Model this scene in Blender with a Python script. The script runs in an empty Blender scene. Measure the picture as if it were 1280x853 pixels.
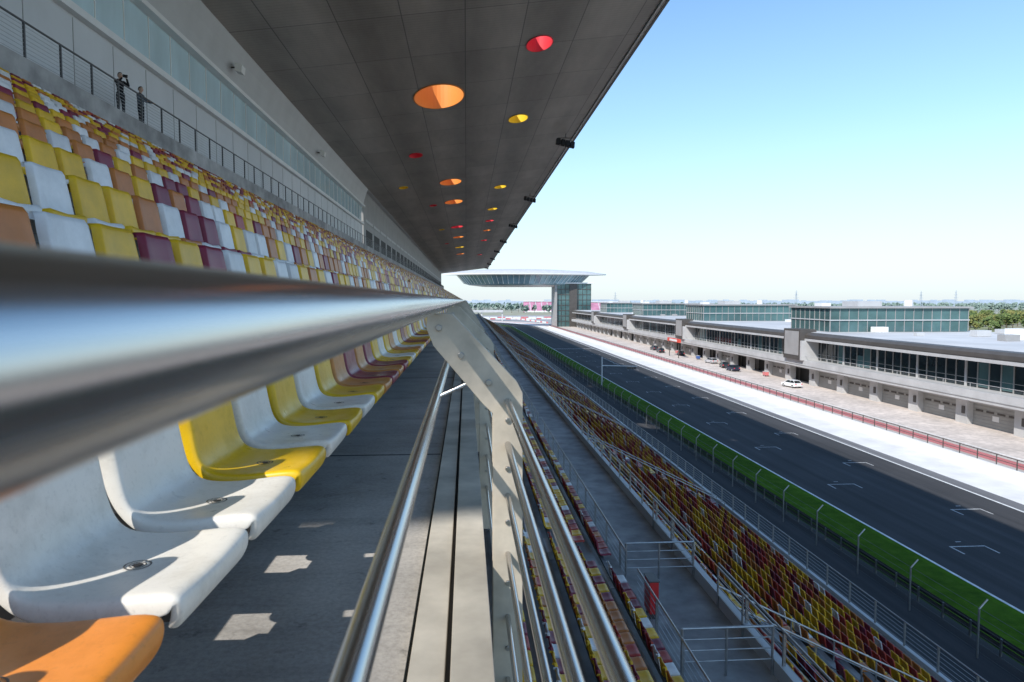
import bpy, bmesh, math, random
import numpy as np
from mathutils import Vector, Matrix
random.seed(7); rng=np.random.default_rng(5)
S=bpy.context.scene
S.view_settings.view_transform='Standard'; S.view_settings.look='None'; S.view_settings.exposure=0
H=17.0; GZ=-H
# ---------------------------------------------------------------- materials
def newmat(name):
    m=bpy.data.materials.new(name); m.use_nodes=True
    nt=m.node_tree; b=nt.nodes['Principled BSDF']; return m,nt,b
def N(nt,t,**kw):
    n=nt.nodes.new(t)
    for k,v in kw.items(): setattr(n,k,v)
    return n
def coords(nt,scale=(1,1,1)):
    tc=N(nt,'ShaderNodeTexCoord'); mp=N(nt,'ShaderNodeMapping'); mp.inputs['Scale'].default_value=scale
    nt.links.new(tc.outputs['Object'],mp.inputs['Vector']); return mp.outputs['Vector']
def noise(nt,vec,scale,detail=5,rough=.6):
    n=N(nt,'ShaderNodeTexNoise'); n.inputs['Scale'].default_value=scale; n.inputs['Detail'].default_value=detail
    n.inputs['Roughness'].default_value=rough; nt.links.new(vec,n.inputs['Vector']); return n.outputs['Fac']
def ramp(nt,fac,stops):
    r=N(nt,'ShaderNodeValToRGB'); e=r.color_ramp.elements
    while len(e)<len(stops): e.new(.5)
    for i,(p,c) in enumerate(stops):
        e[i].position=p; e[i].color=(c[0],c[1],c[2],1) if hasattr(c,'__len__') else (c,c,c,1)
    nt.links.new(fac,r.inputs['Fac']); return r.outputs['Color']
def mul(nt,a,b,fac=1.0,mode='MULTIPLY'):
    m=N(nt,'ShaderNodeMix',data_type='RGBA',blend_type=mode); m.inputs[0].default_value=fac
    for s,i in ((a,6),(b,7)):
        if hasattr(s,'__len__'): m.inputs[i].default_value=(s[0],s[1],s[2],1)
        else: nt.links.new(s,m.inputs[i])
    return m.outputs[2]
def mat(name,col,rough=.6,metal=0,ns=0,var=.25,bump=0,scale=(1,1,1),spec=None,ns2=None):
    m,nt,b=newmat(name)
    b.inputs['Base Color'].default_value=(*col,1); b.inputs['Roughness'].default_value=rough; b.inputs['Metallic'].default_value=metal
    if spec is not None: b.inputs['Specular IOR Level'].default_value=spec
    if ns:
        v=coords(nt,scale); f=noise(nt,v,ns)
        c=ramp(nt,f,[(.3,1-var),(.7,1+var*.4)])
        if ns2:
            f2=noise(nt,v,ns2,3); c=mul(nt,c,ramp(nt,f2,[(.35,1-var),(.65,1.05)]))
        nt.links.new(mul(nt,col,c),b.inputs['Base Color'])
        if bump:
            bp=N(nt,'ShaderNodeBump'); bp.inputs['Strength'].default_value=bump; bp.inputs['Distance'].default_value=.01
            nt.links.new(f,bp.inputs['Height']); nt.links.new(bp.outputs['Normal'],b.inputs['Normal'])
    return m
def floor_mat():
    m,nt,b=newmat('walkway_concrete'); v=coords(nt)
    c=ramp(nt,noise(nt,v,1.3,8,.65),[(.3,(.38,.35,.31)),(.5,(.50,.47,.43)),(.72,(.60,.57,.52))])
    st=ramp(nt,noise(nt,v,.6,5),[(.4,.68),(.6,1.0)]); c=mul(nt,c,st)
    c=mul(nt,c,ramp(nt,noise(nt,v,55,4,.7),[(.35,.8),(.6,1.05)]))
    spots=ramp(nt,noise(nt,v,9,6,.7),[(.32,.45),(.40,1)]); c=mul(nt,c,spots,.7)
    drip=ramp(nt,noise(nt,coords(nt,(.8,7,1)),1.2,5,.7),[(.34,.7),(.5,1)]); c=mul(nt,c,drip,.6)
    nt.links.new(c,b.inputs['Base Color']); b.inputs['Roughness'].default_value=.75
    bp=N(nt,'ShaderNodeBump'); bp.inputs['Strength'].default_value=.35; bp.inputs['Distance'].default_value=.004
    nt.links.new(noise(nt,v,90,5,.7),bp.inputs['Height']); nt.links.new(bp.outputs['Normal'],b.inputs['Normal']); return m
def seat_mass_mat():
    m,nt,b=newmat('seat_plastic'); a=N(nt,'ShaderNodeAttribute',attribute_name='Col'); v=coords(nt)
    c=mul(nt,a.outputs['Color'],ramp(nt,noise(nt,v,2.2,6,.7),[(.3,.75),(.7,1.08)]))
    nt.links.new(c,b.inputs['Base Color']); b.inputs['Roughness'].default_value=.42; b.inputs['Specular IOR Level'].default_value=.35; return m
def seat_near_mat(name,col):
    m,nt,b=newmat(name)
    tc=N(nt,'ShaderNodeTexCoord'); oi=N(nt,'ShaderNodeObjectInfo')
    ad=N(nt,'ShaderNodeVectorMath',operation='ADD'); nt.links.new(tc.outputs['Object'],ad.inputs[0]); nt.links.new(oi.outputs['Location'],ad.inputs[1])
    v=ad.outputs[0]
    dirt=ramp(nt,noise(nt,v,6,7,.7),[(.36,(.55,.52,.47)),(.52,(1,1,1))])
    sp=ramp(nt,noise(nt,v,70,4,.7),[(.33,.72),(.45,1)])
    c=mul(nt,col,dirt,.3); c=mul(nt,c,sp,.4)
    nt.links.new(c,b.inputs['Base Color'])
    r=ramp(nt,noise(nt,v,12,5),[(.3,.45),(.7,.26)]); nt.links.new(r,b.inputs['Roughness'])
    bp=N(nt,'ShaderNodeBump'); bp.inputs['Strength'].default_value=.12; bp.inputs['Distance'].default_value=.002
    nt.links.new(noise(nt,v,160,3),bp.inputs['Height']); nt.links.new(bp.outputs['Normal'],b.inputs['Normal'])
    return m
def steel_mat():
    m,nt,b=newmat('stainless_steel'); v=coords(nt,(60,.6,60))
    b.inputs['Metallic'].default_value=1; 
    f=noise(nt,v,3,4); nt.links.new(ramp(nt,f,[(.3,(.48,.465,.45)),(.7,(.60,.585,.57))]),b.inputs['Base Color'])
    nt.links.new(ramp(nt,f,[(.3,.2),(.7,.3)]),b.inputs['Roughness']); return m
def roof_mat():
    m,nt,b=newmat('roof_soffit_panels'); v=coords(nt)
    bk=N(nt,'ShaderNodeTexBrick'); bk.offset=0; bk.inputs['Scale'].default_value=1; bk.inputs['Brick Width'].default_value=3.9; bk.inputs['Row Height'].default_value=7.2
    bk.inputs['Mortar Size'].default_value=.04; bk.inputs['Mortar Smooth'].default_value=.3; bk.inputs['Bias'].default_value=0
    bk.inputs['Color1'].default_value=(.37,.335,.30,1); bk.inputs['Color2'].default_value=(.45,.41,.37,1); bk.inputs['Mortar'].default_value=(.17,.16,.15,1)
    nt.links.new(v,bk.inputs['Vector'])
    w=N(nt,'ShaderNodeTexWave',wave_type='BANDS',bands_direction='Y'); w.inputs['Scale'].default_value=.85; w.inputs['Distortion'].default_value=.0; nt.links.new(v,w.inputs['Vector'])
    c=mul(nt,bk.outputs['Color'],ramp(nt,w.outputs['Fac'],[(.0,.84),(.15,1)]))
    sx=N(nt,'ShaderNodeTexWave',wave_type='BANDS',bands_direction='X'); sx.inputs['Scale'].default_value=.05; sx.inputs['Distortion'].default_value=0; nt.links.new(v,sx.inputs['Vector'])
    c=mul(nt,c,ramp(nt,sx.outputs['Fac'],[(.0,.80),(1,1.1)]))
    c=mul(nt,c,ramp(nt,noise(nt,coords(nt,(1,.25,1)),.5,6,.65),[(.35,.82),(.65,1.08)]))
    nt.links.new(c,b.inputs['Base Color']); b.inputs['Roughness'].default_value=.5; return m
def asphalt_mat(name,base):
    m,nt,b=newmat(name)
    st=noise(nt,coords(nt,(1,.02,1)),.9,5,.6); fine=noise(nt,coords(nt),30,4,.8); big=noise(nt,coords(nt),.12,5)
    c=mul(nt,(base,base,base*1.04),ramp(nt,st,[(.3,.66),(.7,1.3)])); c=mul(nt,c,ramp(nt,fine,[(.3,.75),(.7,1.2)])); c=mul(nt,c,ramp(nt,big,[(.3,.85),(.7,1.1)]))
    nt.links.new(c,b.inputs['Base Color']); b.inputs['Roughness'].default_value=.85; b.inputs['Specular IOR Level'].default_value=.25; return m
def grass_mat():
    m,nt,b=newmat('grass'); v=coords(nt)
    c=ramp(nt,noise(nt,v,1.2,8,.7),[(.3,(.05,.115,.010)),(.55,(.085,.18,.014)),(.75,(.125,.22,.028))])
    c=mul(nt,c,ramp(nt,noise(nt,coords(nt,(1,.2,1)),.25,4),[(.35,.75),(.65,1.1)]))
    nt.links.new(c,b.inputs['Base Color']); b.inputs['Roughness'].default_value=1; b.inputs['Specular IOR Level'].default_value=.05; return m
def land_mat():
    m,nt,b=newmat('far_land'); v=coords(nt)
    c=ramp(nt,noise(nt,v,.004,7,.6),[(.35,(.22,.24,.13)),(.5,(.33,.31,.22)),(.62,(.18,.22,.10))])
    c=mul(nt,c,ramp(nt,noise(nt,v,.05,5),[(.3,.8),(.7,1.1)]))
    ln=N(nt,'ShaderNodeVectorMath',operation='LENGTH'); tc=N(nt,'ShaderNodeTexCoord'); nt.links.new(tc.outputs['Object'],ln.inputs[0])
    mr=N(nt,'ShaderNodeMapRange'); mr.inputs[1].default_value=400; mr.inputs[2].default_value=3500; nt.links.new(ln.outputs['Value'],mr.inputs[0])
    mx=N(nt,'ShaderNodeMix',data_type='RGBA'); nt.links.new(mr.outputs[0],mx.inputs[0]); nt.links.new(c,mx.inputs[6]); mx.inputs[7].default_value=(.46,.52,.56,1)  # haze painted into the ground colour, paler and bluer with distance
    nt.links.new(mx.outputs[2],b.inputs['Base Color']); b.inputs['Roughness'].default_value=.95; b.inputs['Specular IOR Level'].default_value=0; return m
def mesh_mat(name,op,col):
    m,nt,b=newmat(name); out=nt.nodes['Material Output']
    t=N(nt,'ShaderNodeBsdfTransparent'); mx=N(nt,'ShaderNodeMixShader'); mx.inputs[0].default_value=op
    b.inputs['Base Color'].default_value=(*col,1); b.inputs['Roughness'].default_value=.9; b.inputs['Specular IOR Level'].default_value=0
    nt.links.new(t.outputs[0],mx.inputs[1]); nt.links.new(b.outputs[0],mx.inputs[2]); nt.links.new(mx.outputs[0],out.inputs['Surface']); return m
def leaf_mat():
    m,nt,b=newmat('foliage'); v=coords(nt)
    c=ramp(nt,noise(nt,v,.03,4,.6),[(.3,(.07,.115,.03)),(.5,(.12,.16,.04)),(.6,(.24,.22,.06)),(.75,(.10,.13,.045))])
    c=mul(nt,c,ramp(nt,noise(nt,v,.5,4),[(.3,.6),(.7,1.3)]))
    nt.links.new(c,b.inputs['Base Color']); b.inputs['Roughness'].default_value=.8; return m

CONC=mat('tier_concrete',(.46,.45,.44),.8,ns=1.2,var=.35,ns2=.15,bump=.1)
FLOOR=floor_mat()
CURB=mat('curb_concrete',(.60,.55,.46),.8,ns=3,var=.35,ns2=.6,bump=.3)
JOINT=mat('dark_joint',(.05,.05,.05),.9)
STEEL=steel_mat()
PAINT=mat('painted_steel',(.52,.46,.37),.5,ns=8,var=.25)
BOLT=mat('bolt_steel',(.35,.34,.33),.35,metal=1)
RAILG=mat('rail_galvanised',(.42,.42,.42),.4,metal=.8,ns=5)
RAILD=mat('rail_dark',(.10,.10,.105),.5,metal=.3)
SEATM=seat_mass_mat()
ROOF=roof_mat()
WHITE=mat('white_paint',(.8,.8,.79),.5,ns=.5,var=.08)
BWHITE=mat('building_white',(.52,.52,.52),.55,ns=.3,var=.18)
LGREY=mat('light_grey_panel',(.52,.525,.53),.5,ns=.4,var=.1)
WALLP=mat('wall_panel',(.62,.63,.64),.45,ns=.3,var=.12)
MGREY=mat('mid_grey_panel',(.34,.335,.33),.6,ns=.4,var=.15)
DGREY=mat('dark_grey_panel',(.085,.077,.07),.5,ns=.6,var=.2)
BLACK=mat('black_interior',(.015,.015,.017),.7)
GLASSL=mat('clerestory_glass',(.62,.80,.86),.08,metal=.1,ns=.35,var=.22,scale=(1,1,.3))
GLASSD=mat('dark_glass',(.022,.035,.04),.06,metal=0,ns=.25,var=.6,spec=.5)
GLASST=mat('teal_glass',(.10,.19,.195),.08,metal=.1,ns=.12,var=.5)
GLASSW=mat('wing_glass',(.30,.45,.52),.1,metal=.2,ns=.12,var=.4)
ASPH=asphalt_mat('track_asphalt',.052); ASPH2=asphalt_mat('service_asphalt',.06); ASPH3=asphalt_mat('runoff_asphalt',.18)
VERGE=mat('verge_concrete',(.74,.73,.71),.8,ns=.3,var=.15)
APRON=mat('pit_apron',(.68,.60,.54),.8,ns=.2,var=.22,ns2=1.5)
REDP=mat('red_paint',(.68,.20,.20),.6,ns=.5,var=.2)
PADD=mat('paddock_paving',(.5,.49,.47),.8,ns=.05,var=.25)
GRASS=grass_mat(); LAND=land_mat(); LEAF=leaf_mat()
LINE=mat('line_paint',(.8,.8,.78),.6,ns=2,var=.25)
LINEW=mat('worn_line_paint',(.55,.55,.54),.7,ns=3,var=.5)
SHUT=mat('shutter_grey',(.36,.36,.345),.5,ns=.6,var=.15)
ROOFTOP=mat('roof_membrane',(.55,.55,.55),.7,ns=.08,var=.25)
ORANGE=mat('orange_hole_paint',(.85,.30,.06),.6); REDH=mat('red_hole_paint',(.75,.05,.07),.6); YELH=mat('yellow_hole_paint',(.85,.58,.03),.6)
# ---------------------------------------------------------------- mesh builder
class MB:
    def __init__(s,mats): s.v=[];s.f=[];s.m=[];s.mats=mats
    def ix(s,m):
        if m not in s.mats: s.mats.append(m)
        return s.mats.index(m)
    def quad(s,a,b,c,d,m):
        i=len(s.v); s.v+= [a,b,c,d]; s.f.append((i,i+1,i+2,i+3)); s.m.append(s.ix(m))
    def box(s,x0,x1,y0,y1,z0,z1,m):
        i=len(s.v); s.v+=[(x0,y0,z0),(x1,y0,z0),(x1,y1,z0),(x0,y1,z0),(x0,y0,z1),(x1,y0,z1),(x1,y1,z1),(x0,y1,z1)]
        k=s.ix(m)
        for f in ((0,3,2,1),(4,5,6,7),(0,1,5,4),(1,2,6,5),(2,3,7,6),(3,0,4,7)): s.f.append(tuple(i+q for q in f)); s.m.append(k)
    def cyl(s,p0,p1,r,m,n=8,r1=None,cap=True):
        p0=Vector(p0);p1=Vector(p1);d=(p1-p0).normalized(); a=d.orthogonal().normalized(); b=d.cross(a); r1=r if r1 is None else r1
        i=len(s.v); k=s.ix(m)
        for p,rr in ((p0,r),(p1,r1)):
            for j in range(n):
                t=2*math.pi*j/n; s.v.append(tuple(p+a*math.cos(t)*rr+b*math.sin(t)*rr))
        for j in range(n): s.f.append((i+j,i+(j+1)%n,i+n+(j+1)%n,i+n+j)); s.m.append(k)
        if cap:
            s.f.append(tuple(i+j for j in range(n))[::-1]); s.m.append(k); s.f.append(tuple(i+n+j for j in range(n))); s.m.append(k)
    def prism(s,prof,y0,y1,m,ax='y'):
        i=len(s.v); n=len(prof); k=s.ix(m)
        for y in (y0,y1):
            for a,b in prof: s.v.append((a,y,b) if ax=='y' else (y,a,b))
        for j in range(n): s.f.append((i+j,i+(j+1)%n,i+n+(j+1)%n,i+n+j)); s.m.append(k)
        s.f.append(tuple(i+j for j in range(n))); s.m.append(k); s.f.append(tuple(i+n+j for j in range(n))[::-1]); s.m.append(k)
    def strip(s,prof,y0,y1,m,seg=1):
        k=s.ix(m)
        for q in range(seg):
            a=y0+(y1-y0)*q/seg; b=y0+(y1-y0)*(q+1)/seg
            i=len(s.v)
            for p in prof: s.v.append((p[0],a,p[1]))
            for p in prof: s.v.append((p[0],b,p[1]))
            n=len(prof)
            for j in range(n-1): s.f.append((i+j,i+j+1,i+n+j+1,i+n+j)); s.m.append(k)
    def done(s,name,smooth=False,bevel=0,parent=None,auto=None):
        me=bpy.data.meshes.new(name); me.from_pydata(s.v,[],s.f)
        for m in s.mats: me.materials.append(m)
        me.polygons.foreach_set('material_index',s.m)
        if smooth: me.polygons.foreach_set('use_smooth',[True]*len(s.f))
        me.update(); bm=bmesh.new(); bm.from_mesh(me); bmesh.ops.recalc_face_normals(bm,faces=bm.faces); bm.to_mesh(me); bm.free()
        o=bpy.data.objects.new(name,me); S.collection.objects.link(o)
        if bevel:
            b=o.modifiers.new('bevel','BEVEL'); b.width=bevel; b.segments=2; b.limit_method='ANGLE'
        if auto:
            me.polygons.foreach_set('use_smooth',[True]*len(me.polygons))
            w=o.modifiers.new('es','EDGE_SPLIT'); w.split_angle=math.radians(auto)
        if parent: o.parent=parent
        return o
def empty(name,loc=(0,0,0),rz=0):
    e=bpy.data.objects.new(name,None); e.location=loc; e.rotation_euler=(0,0,rz); S.collection.objects.link(e); return e
Y0=-11.15; YE=412  # unseen near end of roof and back wall, shaped to let sun in
# ---------------------------------------------------------------- upper tier structure
NR=14; WZ=7.4
def tz(k): return -1.0 if k==0 else -.905+.52*k
b=MB([FLOOR])
b.strip([(-1.2,-1.0),(-.17,-1.0)],-12,YE,FLOOR,1)
b.done('walkway_floor')
b=MB([CONC])
prof=[(-1.2,-1.0)]
for k in range(1,NR):
    x=-1.2-.94*(k-1); prof+=[(x,tz(k)),(x-.94,tz(k))]
xt=-1.2-.94*(NR-1)
prof+=[(xt,WZ),(-15.0,WZ)]
b.strip(prof,-12,YE,CONC)
for a in np.arange(46,400,24):
    for k in range(1,NR): x=-1.2-.94*(k-1); b.box(x+.001,x+.4,a+.05,a+1.15,tz(k-1)+.002,tz(k-1)+.26,LGREY)
b.done('upper_grandstand_tier')
b=MB([CURB])
b.box(-.17,-.155,-12,YE,-1.05,-1.02,JOINT)
b.box(-.155,-.06,-12,YE,-1.9,-.965,CURB)
b.box(-.06,-.045,-12,YE,-1.9,-.99,JOINT)
b.box(-.045,.068,-12,YE,-1.9,-.95,CURB)
b.box(-1.0,-.17,-12,YE,-1.9,-1.3,MGREY)
for y in [y for y in np.arange(4.4,120,4.4)]:
    b.box(-1.19,-.172,y,y+.018,-1.002,-.9975,JOINT)
b.done('walkway_curb',bevel=.006)
b=MB([MGREY]); b.box(-.9,-.6,-12,YE,-6.5,-1.9,MGREY)
for y in np.arange(0,400,6): b.box(-.6,-.55,y,y+5.4,-5.0,-2.6,GLASSD)
b.done('mezzanine_wall')
# ---------------------------------------------------------------- back wall with clerestory
b=MB([LGREY])
b.box(-15.3,-15.0,Y0,101,WZ,10.9,WALLP)
for y in np.arange(Y0,100,3.0): b.box(-15.0,-14.985,y,y+.04,WZ+.01,10.8,MGREY)
b.box(-15.3,-14.7,Y0,101,10.9,11.2,WHITE)
b.box(-15.25,-15.1,Y0,101,11.2,13.5,GLASSL)
for y in np.arange(Y0,101,2.4): b.box(-15.1,-15.05,y,y+.05,11.2,13.5,WHITE)
b.box(-15.3,-14.6,Y0,101.5,13.5,13.75,WHITE)
b.prism([(-15.3,13.75),(-14.9,13.75),(-14.75,14.5),(-14.5,15.4),(-14.2,16.06),(-15.3,16.06)],Y0,101.5,LGREY)
b.box(-15.4,-14.9,101.5,YE,WZ,16.06,MGREY)
for y in np.arange(104,YE-8,9): b.box(-14.9,-14.86,y,y+6.5,8.0,10.5,BLACK); b.box(-14.9,-14.82,y-1,y+7,11.6,12.0,LGREY)  # black slabs on the wall face stand for the dark of openings
b.done('grandstand_back_wall')
for (y,z) in ((27,14.6),(45,14.6),(70,14.6)):
    q=MB([DGREY]); q.box(-14.75,-14.3,y,y+.08,z,z+.08,DGREY); q.prism([(-14.4,z-.25),(-14.0,z-.35),(-13.95,z+.1),(-14.4,z+.25)],y-.3,y+.4,WHITE); q.done('wall_floodlight')
# ---------------------------------------------------------------- roof
def zb(x): return 17.87+.1245*x
holes=[]
K=1.2185
for (x,y,w,c) in [(-1.87,49.7,3.5,ORANGE),(4.4,41.3,1.55,REDH),(4.4,58.1,1.6,YELH),(-4.85,67.8,1.3,REDH),(-1.86,84.8,2.6,ORANGE),(-1.8,101.7,2.6,ORANGE),(4.6,92.8,1.6,YELH),
   (4.4,115,1.6,YELH),(-4.85,103,1.1,REDH),(-7.6,85,1.1,YELH),(4.5,132,1.6,REDH),(-1.8,136,2.4,REDH),(-4.85,138,1.1,YELH),(4.5,150,1.6,ORANGE),(-1.8,158,2.4,ORANGE),(4.5,175,1.6,REDH),(-1.8,188,2.4,YELH),(-4.8,172,1.1,REDH),(-1.8,215,2.4,ORANGE),(4.5,230,1.6,REDH)]:
    holes.append((x*K,y*K,w*K/2,w*K*.8,c))
def roof_sheet(name,x0,x1,fz,th,m,holes,grow=0):
    cu=bpy.data.curves.new(name,'CURVE'); cu.dimensions='2D'; cu.fill_mode='BOTH'; cu.extrude=th/2
    def sp(pts):
        s=cu.splines.new('POLY'); s.points.add(len(pts)-1)
        for i,p in enumerate(pts): s.points[i].co=(p[0],p[1],0,1)
        s.use_cyclic_u=True
    sp([(x0,Y0),(x1,Y0),(x1,YE+4),(x0,YE+4)])
    for (hx,hy,a,bb,c) in holes: sp([(hx+a*math.cos(t),hy+bb*math.sin(t)) for t in np.linspace(0,2*math.pi,32,endpoint=False)])
    o=bpy.data.objects.new('tmp',cu); S.collection.objects.link(o); bpy.context.view_layer.update()
    me=bpy.data.meshes.new_from_object(o.evaluated_get(bpy.context.evaluated_depsgraph_get())); bpy.data.objects.remove(o)
    for v in me.vertices: v.co.z+=fz(v.co.x)
    me.materials.clear(); me.materials.append(m)
    o=bpy.data.objects.new(name,me); S.collection.objects.link(o); return o
roof=empty('grandstand_roof')
roof_sheet('soffit',-14.2,13.1,lambda x:zb(x)+.08,.16,ROOF,holes).parent=roof
roof_sheet('top_skin',-17.5,13.0,lambda x:20.35,.14,LGREY,holes).parent=roof
b=MB([LGREY])
b.prism([(13.1,zb(13.1)-.02),(13.3,zb(13.1)+.0),(13.3,20.2),(13.1,20.2)],Y0,YE+4,DGREY)
b.prism([(12.75,zb(12.75)-.1),(12.87,zb(12.87)-.1),(12.87,zb(12.87)-.001),(12.75,zb(12.75)-.001)],Y0,YE+4,LGREY)
b.box(-17.5,-14.2,Y0,YE+4,16.062,16.3,LGREY); b.box(-17.5,-17.3,Y0,YE+4,16.3,20.28,LGREY)
b.prism([(-14.2,16.31),(13.0,zb(13)+.17),(13.0,20.28),(-17.2,20.28),(-17.2,16.31)],YE+3,YE+4,LGREY)
b.done('roof_edges',parent=roof)
for hx,hy,a,bb,c in holes:
    q=MB([c]); n=40
    rings=[]
    for (g,top) in ((1.04,None),(1.04,'b'),(.995,'b'),(.995,'t')):
        st=len(q.v)
        for t in np.linspace(0,2*math.pi,n,endpoint=False):
            x=hx+a*g*math.cos(t); y=hy+bb*g*math.sin(t)
            z=zb(x)-.004 if top is None else (zb(x)-.05 if top=='b' else 20.3)
            q.v.append((x,y,z))
        rings.append(st)
    for r0,r1 in zip(rings,rings[1:]):
        for j in range(n): q.f.append((r0+j,r0+(j+1)%n,r1+(j+1)%n,r1+j)); q.m.append(0)
    q.done('roof_opening_ring',parent=roof)
for y in np.arange(80,400,44.5):
    q=MB([DGREY]); x=11.6; z=zb(x)
    q.cyl((x,y,z),(x,y,z-.55),.05,DGREY,6)
    q.cyl((x-.9,y,z-.5),(x+.9,y,z-.5),.05,DGREY,6)
    for k in range(4):
        xx=x-.85+.55*k; dz=-.12*k
        q.prism([(xx-.24,z-.58+dz),(xx+.22,z-.66+dz),(xx+.18,z-1.3+dz),(xx-.3,z-1.2+dz)],y-.45,y+.35,BLACK)
    q.done('loudspeaker_cluster',bevel=.03)
# ---------------------------------------------------------------- lower tier
b=MB([CONC]); prof=[(-.7,-5.78),(.5,-5.78)]
b1=[]; 
for i in range(5):
    z=-6.2-.42*i; x=.5+.8*i; prof+=[(x,z),(x+.8,z)]; b1.append((x,z))
prof+=[(4.5,-8.3),(6.9,-8.3)]
b2=[]
for j in range(12):
    z=-9.2-.42*j; x=6.9+.82*j; prof+=[(x,z),(x+.82,z)]; b2.append((x,z))
prof+=[(16.74,-14.3),(17.8,-14.3),(17.8,GZ-.05)]
b.strip(prof,-12,YE,CONC)
b.box(6.78,6.96,-12,YE,-9.3,-7.95,LGREY)
b.box(17.72,17.9,-12,YE,-14.8,-14.1,LGREY)
for a in np.arange(18,400,24):
    for (x,z) in b2+b1: b.box(x+.001,x+.35,a+.05,a+1.15,z+.002,z+.21,LGREY)
b.done('lower_grandstand_tier')
# ---------------------------------------------------------------- seats
PROF=[(.318,-.09,.86,-1),(.338,-.06,.93,-1),(.340,-.022,.965,-1),(.322,.0,.99,0),(.25,-.006,1,0),(.15,-.018,1,0),(.05,-.016,1,0),(.008,.004,1,.4),(-.012,.045,.99,.9),(-.024,.11,.975,1),(-.040,.21,.96,1),(-.058,.31,.945,1),(-.068,.375,.92,1),(-.082,.405,.87,1),(-.103,.402,.83,1),(-.110,.37,.83,1)]
VV=[-1,-.985,-.9,-.55,0,.55,.9,.985,1]
def seat_template(hw=.220,hs=1.0):
    V=[];F=[]
    for (x,z,w,kind) in PROF:
        for v in VV:
            av=abs(v); drop=0
            if av==1: drop=.05
            elif av>.98: drop=.004
            elif av<.6: drop=.014*(1-av)
            if kind<0: dx,dz=(-drop*.5,0) if av>.98 else (0,0)
            else: dx,dz=-drop*kind,-drop*(1-kind)
            V.append((x+dx,v*hw*w,(z if z<0 else z*hs)+dz))
    nv=len(VV)
    for i in range(len(PROF)-1):
        for j in range(nv-1): F.append((i*nv+j,i*nv+j+1,(i+1)*nv+j+1,(i+1)*nv+j))
    return np.array(V),np.array(F)
TV,TF=seat_template()
TVM,_=seat_template(.208,.93)
def box_template(boxes):
    V=[];F=[]
    for (x0,x1,y0,y1,z0,z1,sh) in boxes:
        i=len(V); V+=[(x0,y0,z0),(x1,y0,z0),(x1,y1,z0),(x0,y1,z0),(x0-sh,y0,z1),(x1-sh,y0,z1),(x1-sh,y1,z1),(x0-sh,y1,z1)]
        F+=[tuple(i+q for q in f) for f in ((0,3,2,1),(4,5,6,7),(0,1,5,4),(1,2,6,5),(2,3,7,6),(3,0,4,7))]
    return np.array(V,float),np.array(F)
CV,CF=box_template([(.01,.34,-.208,.208,-.08,0,0),(-.05,.01,-.198,.198,-.02,.385,.06)])
COL={'Y':(.80,.47,.015),'O':(.54,.185,.035),'W':(.78,.76,.74),'M':(.24,.022,.05),'R':(.45,.045,.03)}
def mass(name,pos,cols,V,F):
    n=len(pos)
    pos=np.array(pos,float); cols=np.array(cols,float)
    vs=(V[None]+pos[:,None]).reshape(-1,3); fs=(F[None]+(np.arange(n)*len(V))[:,None,None]).reshape(-1,4)
    me=bpy.data.meshes.new(name); me.vertices.add(len(vs)); me.vertices.foreach_set('co',vs.ravel().astype(np.float32))
    me.loops.add(fs.size); me.loops.foreach_set('vertex_index',fs.ravel().astype(np.int32))
    me.polygons.add(len(fs)); me.polygons.foreach_set('loop_start',(np.arange(len(fs))*4).astype(np.int32)); 
    me.polygons.foreach_set('loop_total',np.full(len(fs),4,np.int32))
    me.update(calc_edges=True)
    if len(V)>20: me.polygons.foreach_set('use_smooth',[True]*len(fs))
    ca=me.color_attributes.new('Col','FLOAT_COLOR','POINT')
    c=np.repeat(np.hstack([cols,np.ones((n,1))]),len(V),axis=0); ca.data.foreach_set('color',c.ravel().astype(np.float32))
    me.materials.append(SEATM); o=bpy.data.objects.new(name,me); S.collection.objects.link(o); return o
def pick(w):
    c=np.array(COL[random.choices('YOWMR',w)[0]]); return c*random.uniform(.82,1.06)
preset={1:{3:'O',4:'W',5:'Y',6:'M',7:'Y',8:'M',9:'W',10:'Y',11:'Y',12:'W'},2:{6:'Y',7:'W',8:'Y',9:'Y',10:'O',11:'W',12:'M',13:'M',14:'W',15:'Y'},3:{8:'Y',9:'W',10:'Y',11:'Y',12:'W',13:'O'}}
mid=[];midc=[];far=[];farc=[]
def aisle(y,first,step=24): return y>first-.2 and ((y-first)%step)<1.3
for k in range(NR):
    for n in range(-4,820):
        y=1.6+.5*n
        if y>YE-2 or (aisle(y,46) and k>0): continue
        if k==0 and n<26: continue
        t=min(1,max(0,(y-8)/30)); w=[.36-.08*t,.20+.08*t,.30-.16*t,.12+.10*t,.0+.06*t]
        if k==0: w=[.35,.25,.2,.15,.05]
        c=np.array(COL[preset[k][n]]) if k in preset and n in preset[k] else pick(w)
        p=(-.91,y,-.585) if k==0 else (-.985-.94*k+random.uniform(-.006,.006),y+random.uniform(-.006,.006),-.475+.52*k)
        (mid if y<60 else far).append(p); (midc if y<60 else farc).append(c)
mass('upper_tier_seats',mid,midc,TVM,TF); mass('upper_tier_distant_seats',far,farc,CV,CF)
mid=[];midc=[];far=[];farc=[]
for (blk,rows) in ((0,b1),(1,b2)):
    for ri,(x,z) in enumerate(rows):
        for n in range(10,815):
            y=1.7+.5*n
            if y>YE-2 or aisle(y,18): continue
            if blk==0: w=[.34,.10,.13,.31,.12]
            else: w=[.33,.25,.04,.14,.24]
            p=(x+.2,y+random.uniform(-.006,.006),z+.43)
            (mid if y<62 else far).append(p); (midc if y<62 else farc).append(pick(w))
mass('lower_tier_seats',mid,midc,TV,TF); mass('lower_tier_distant_seats',far,farc,CV,CF)
b=MB([RAILD])
for k in range(1,NR): b.box(-1.0-.94*k,-.94-.94*k,1,60,-.66+.52*k,-.60+.52*k,RAILD)
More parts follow.
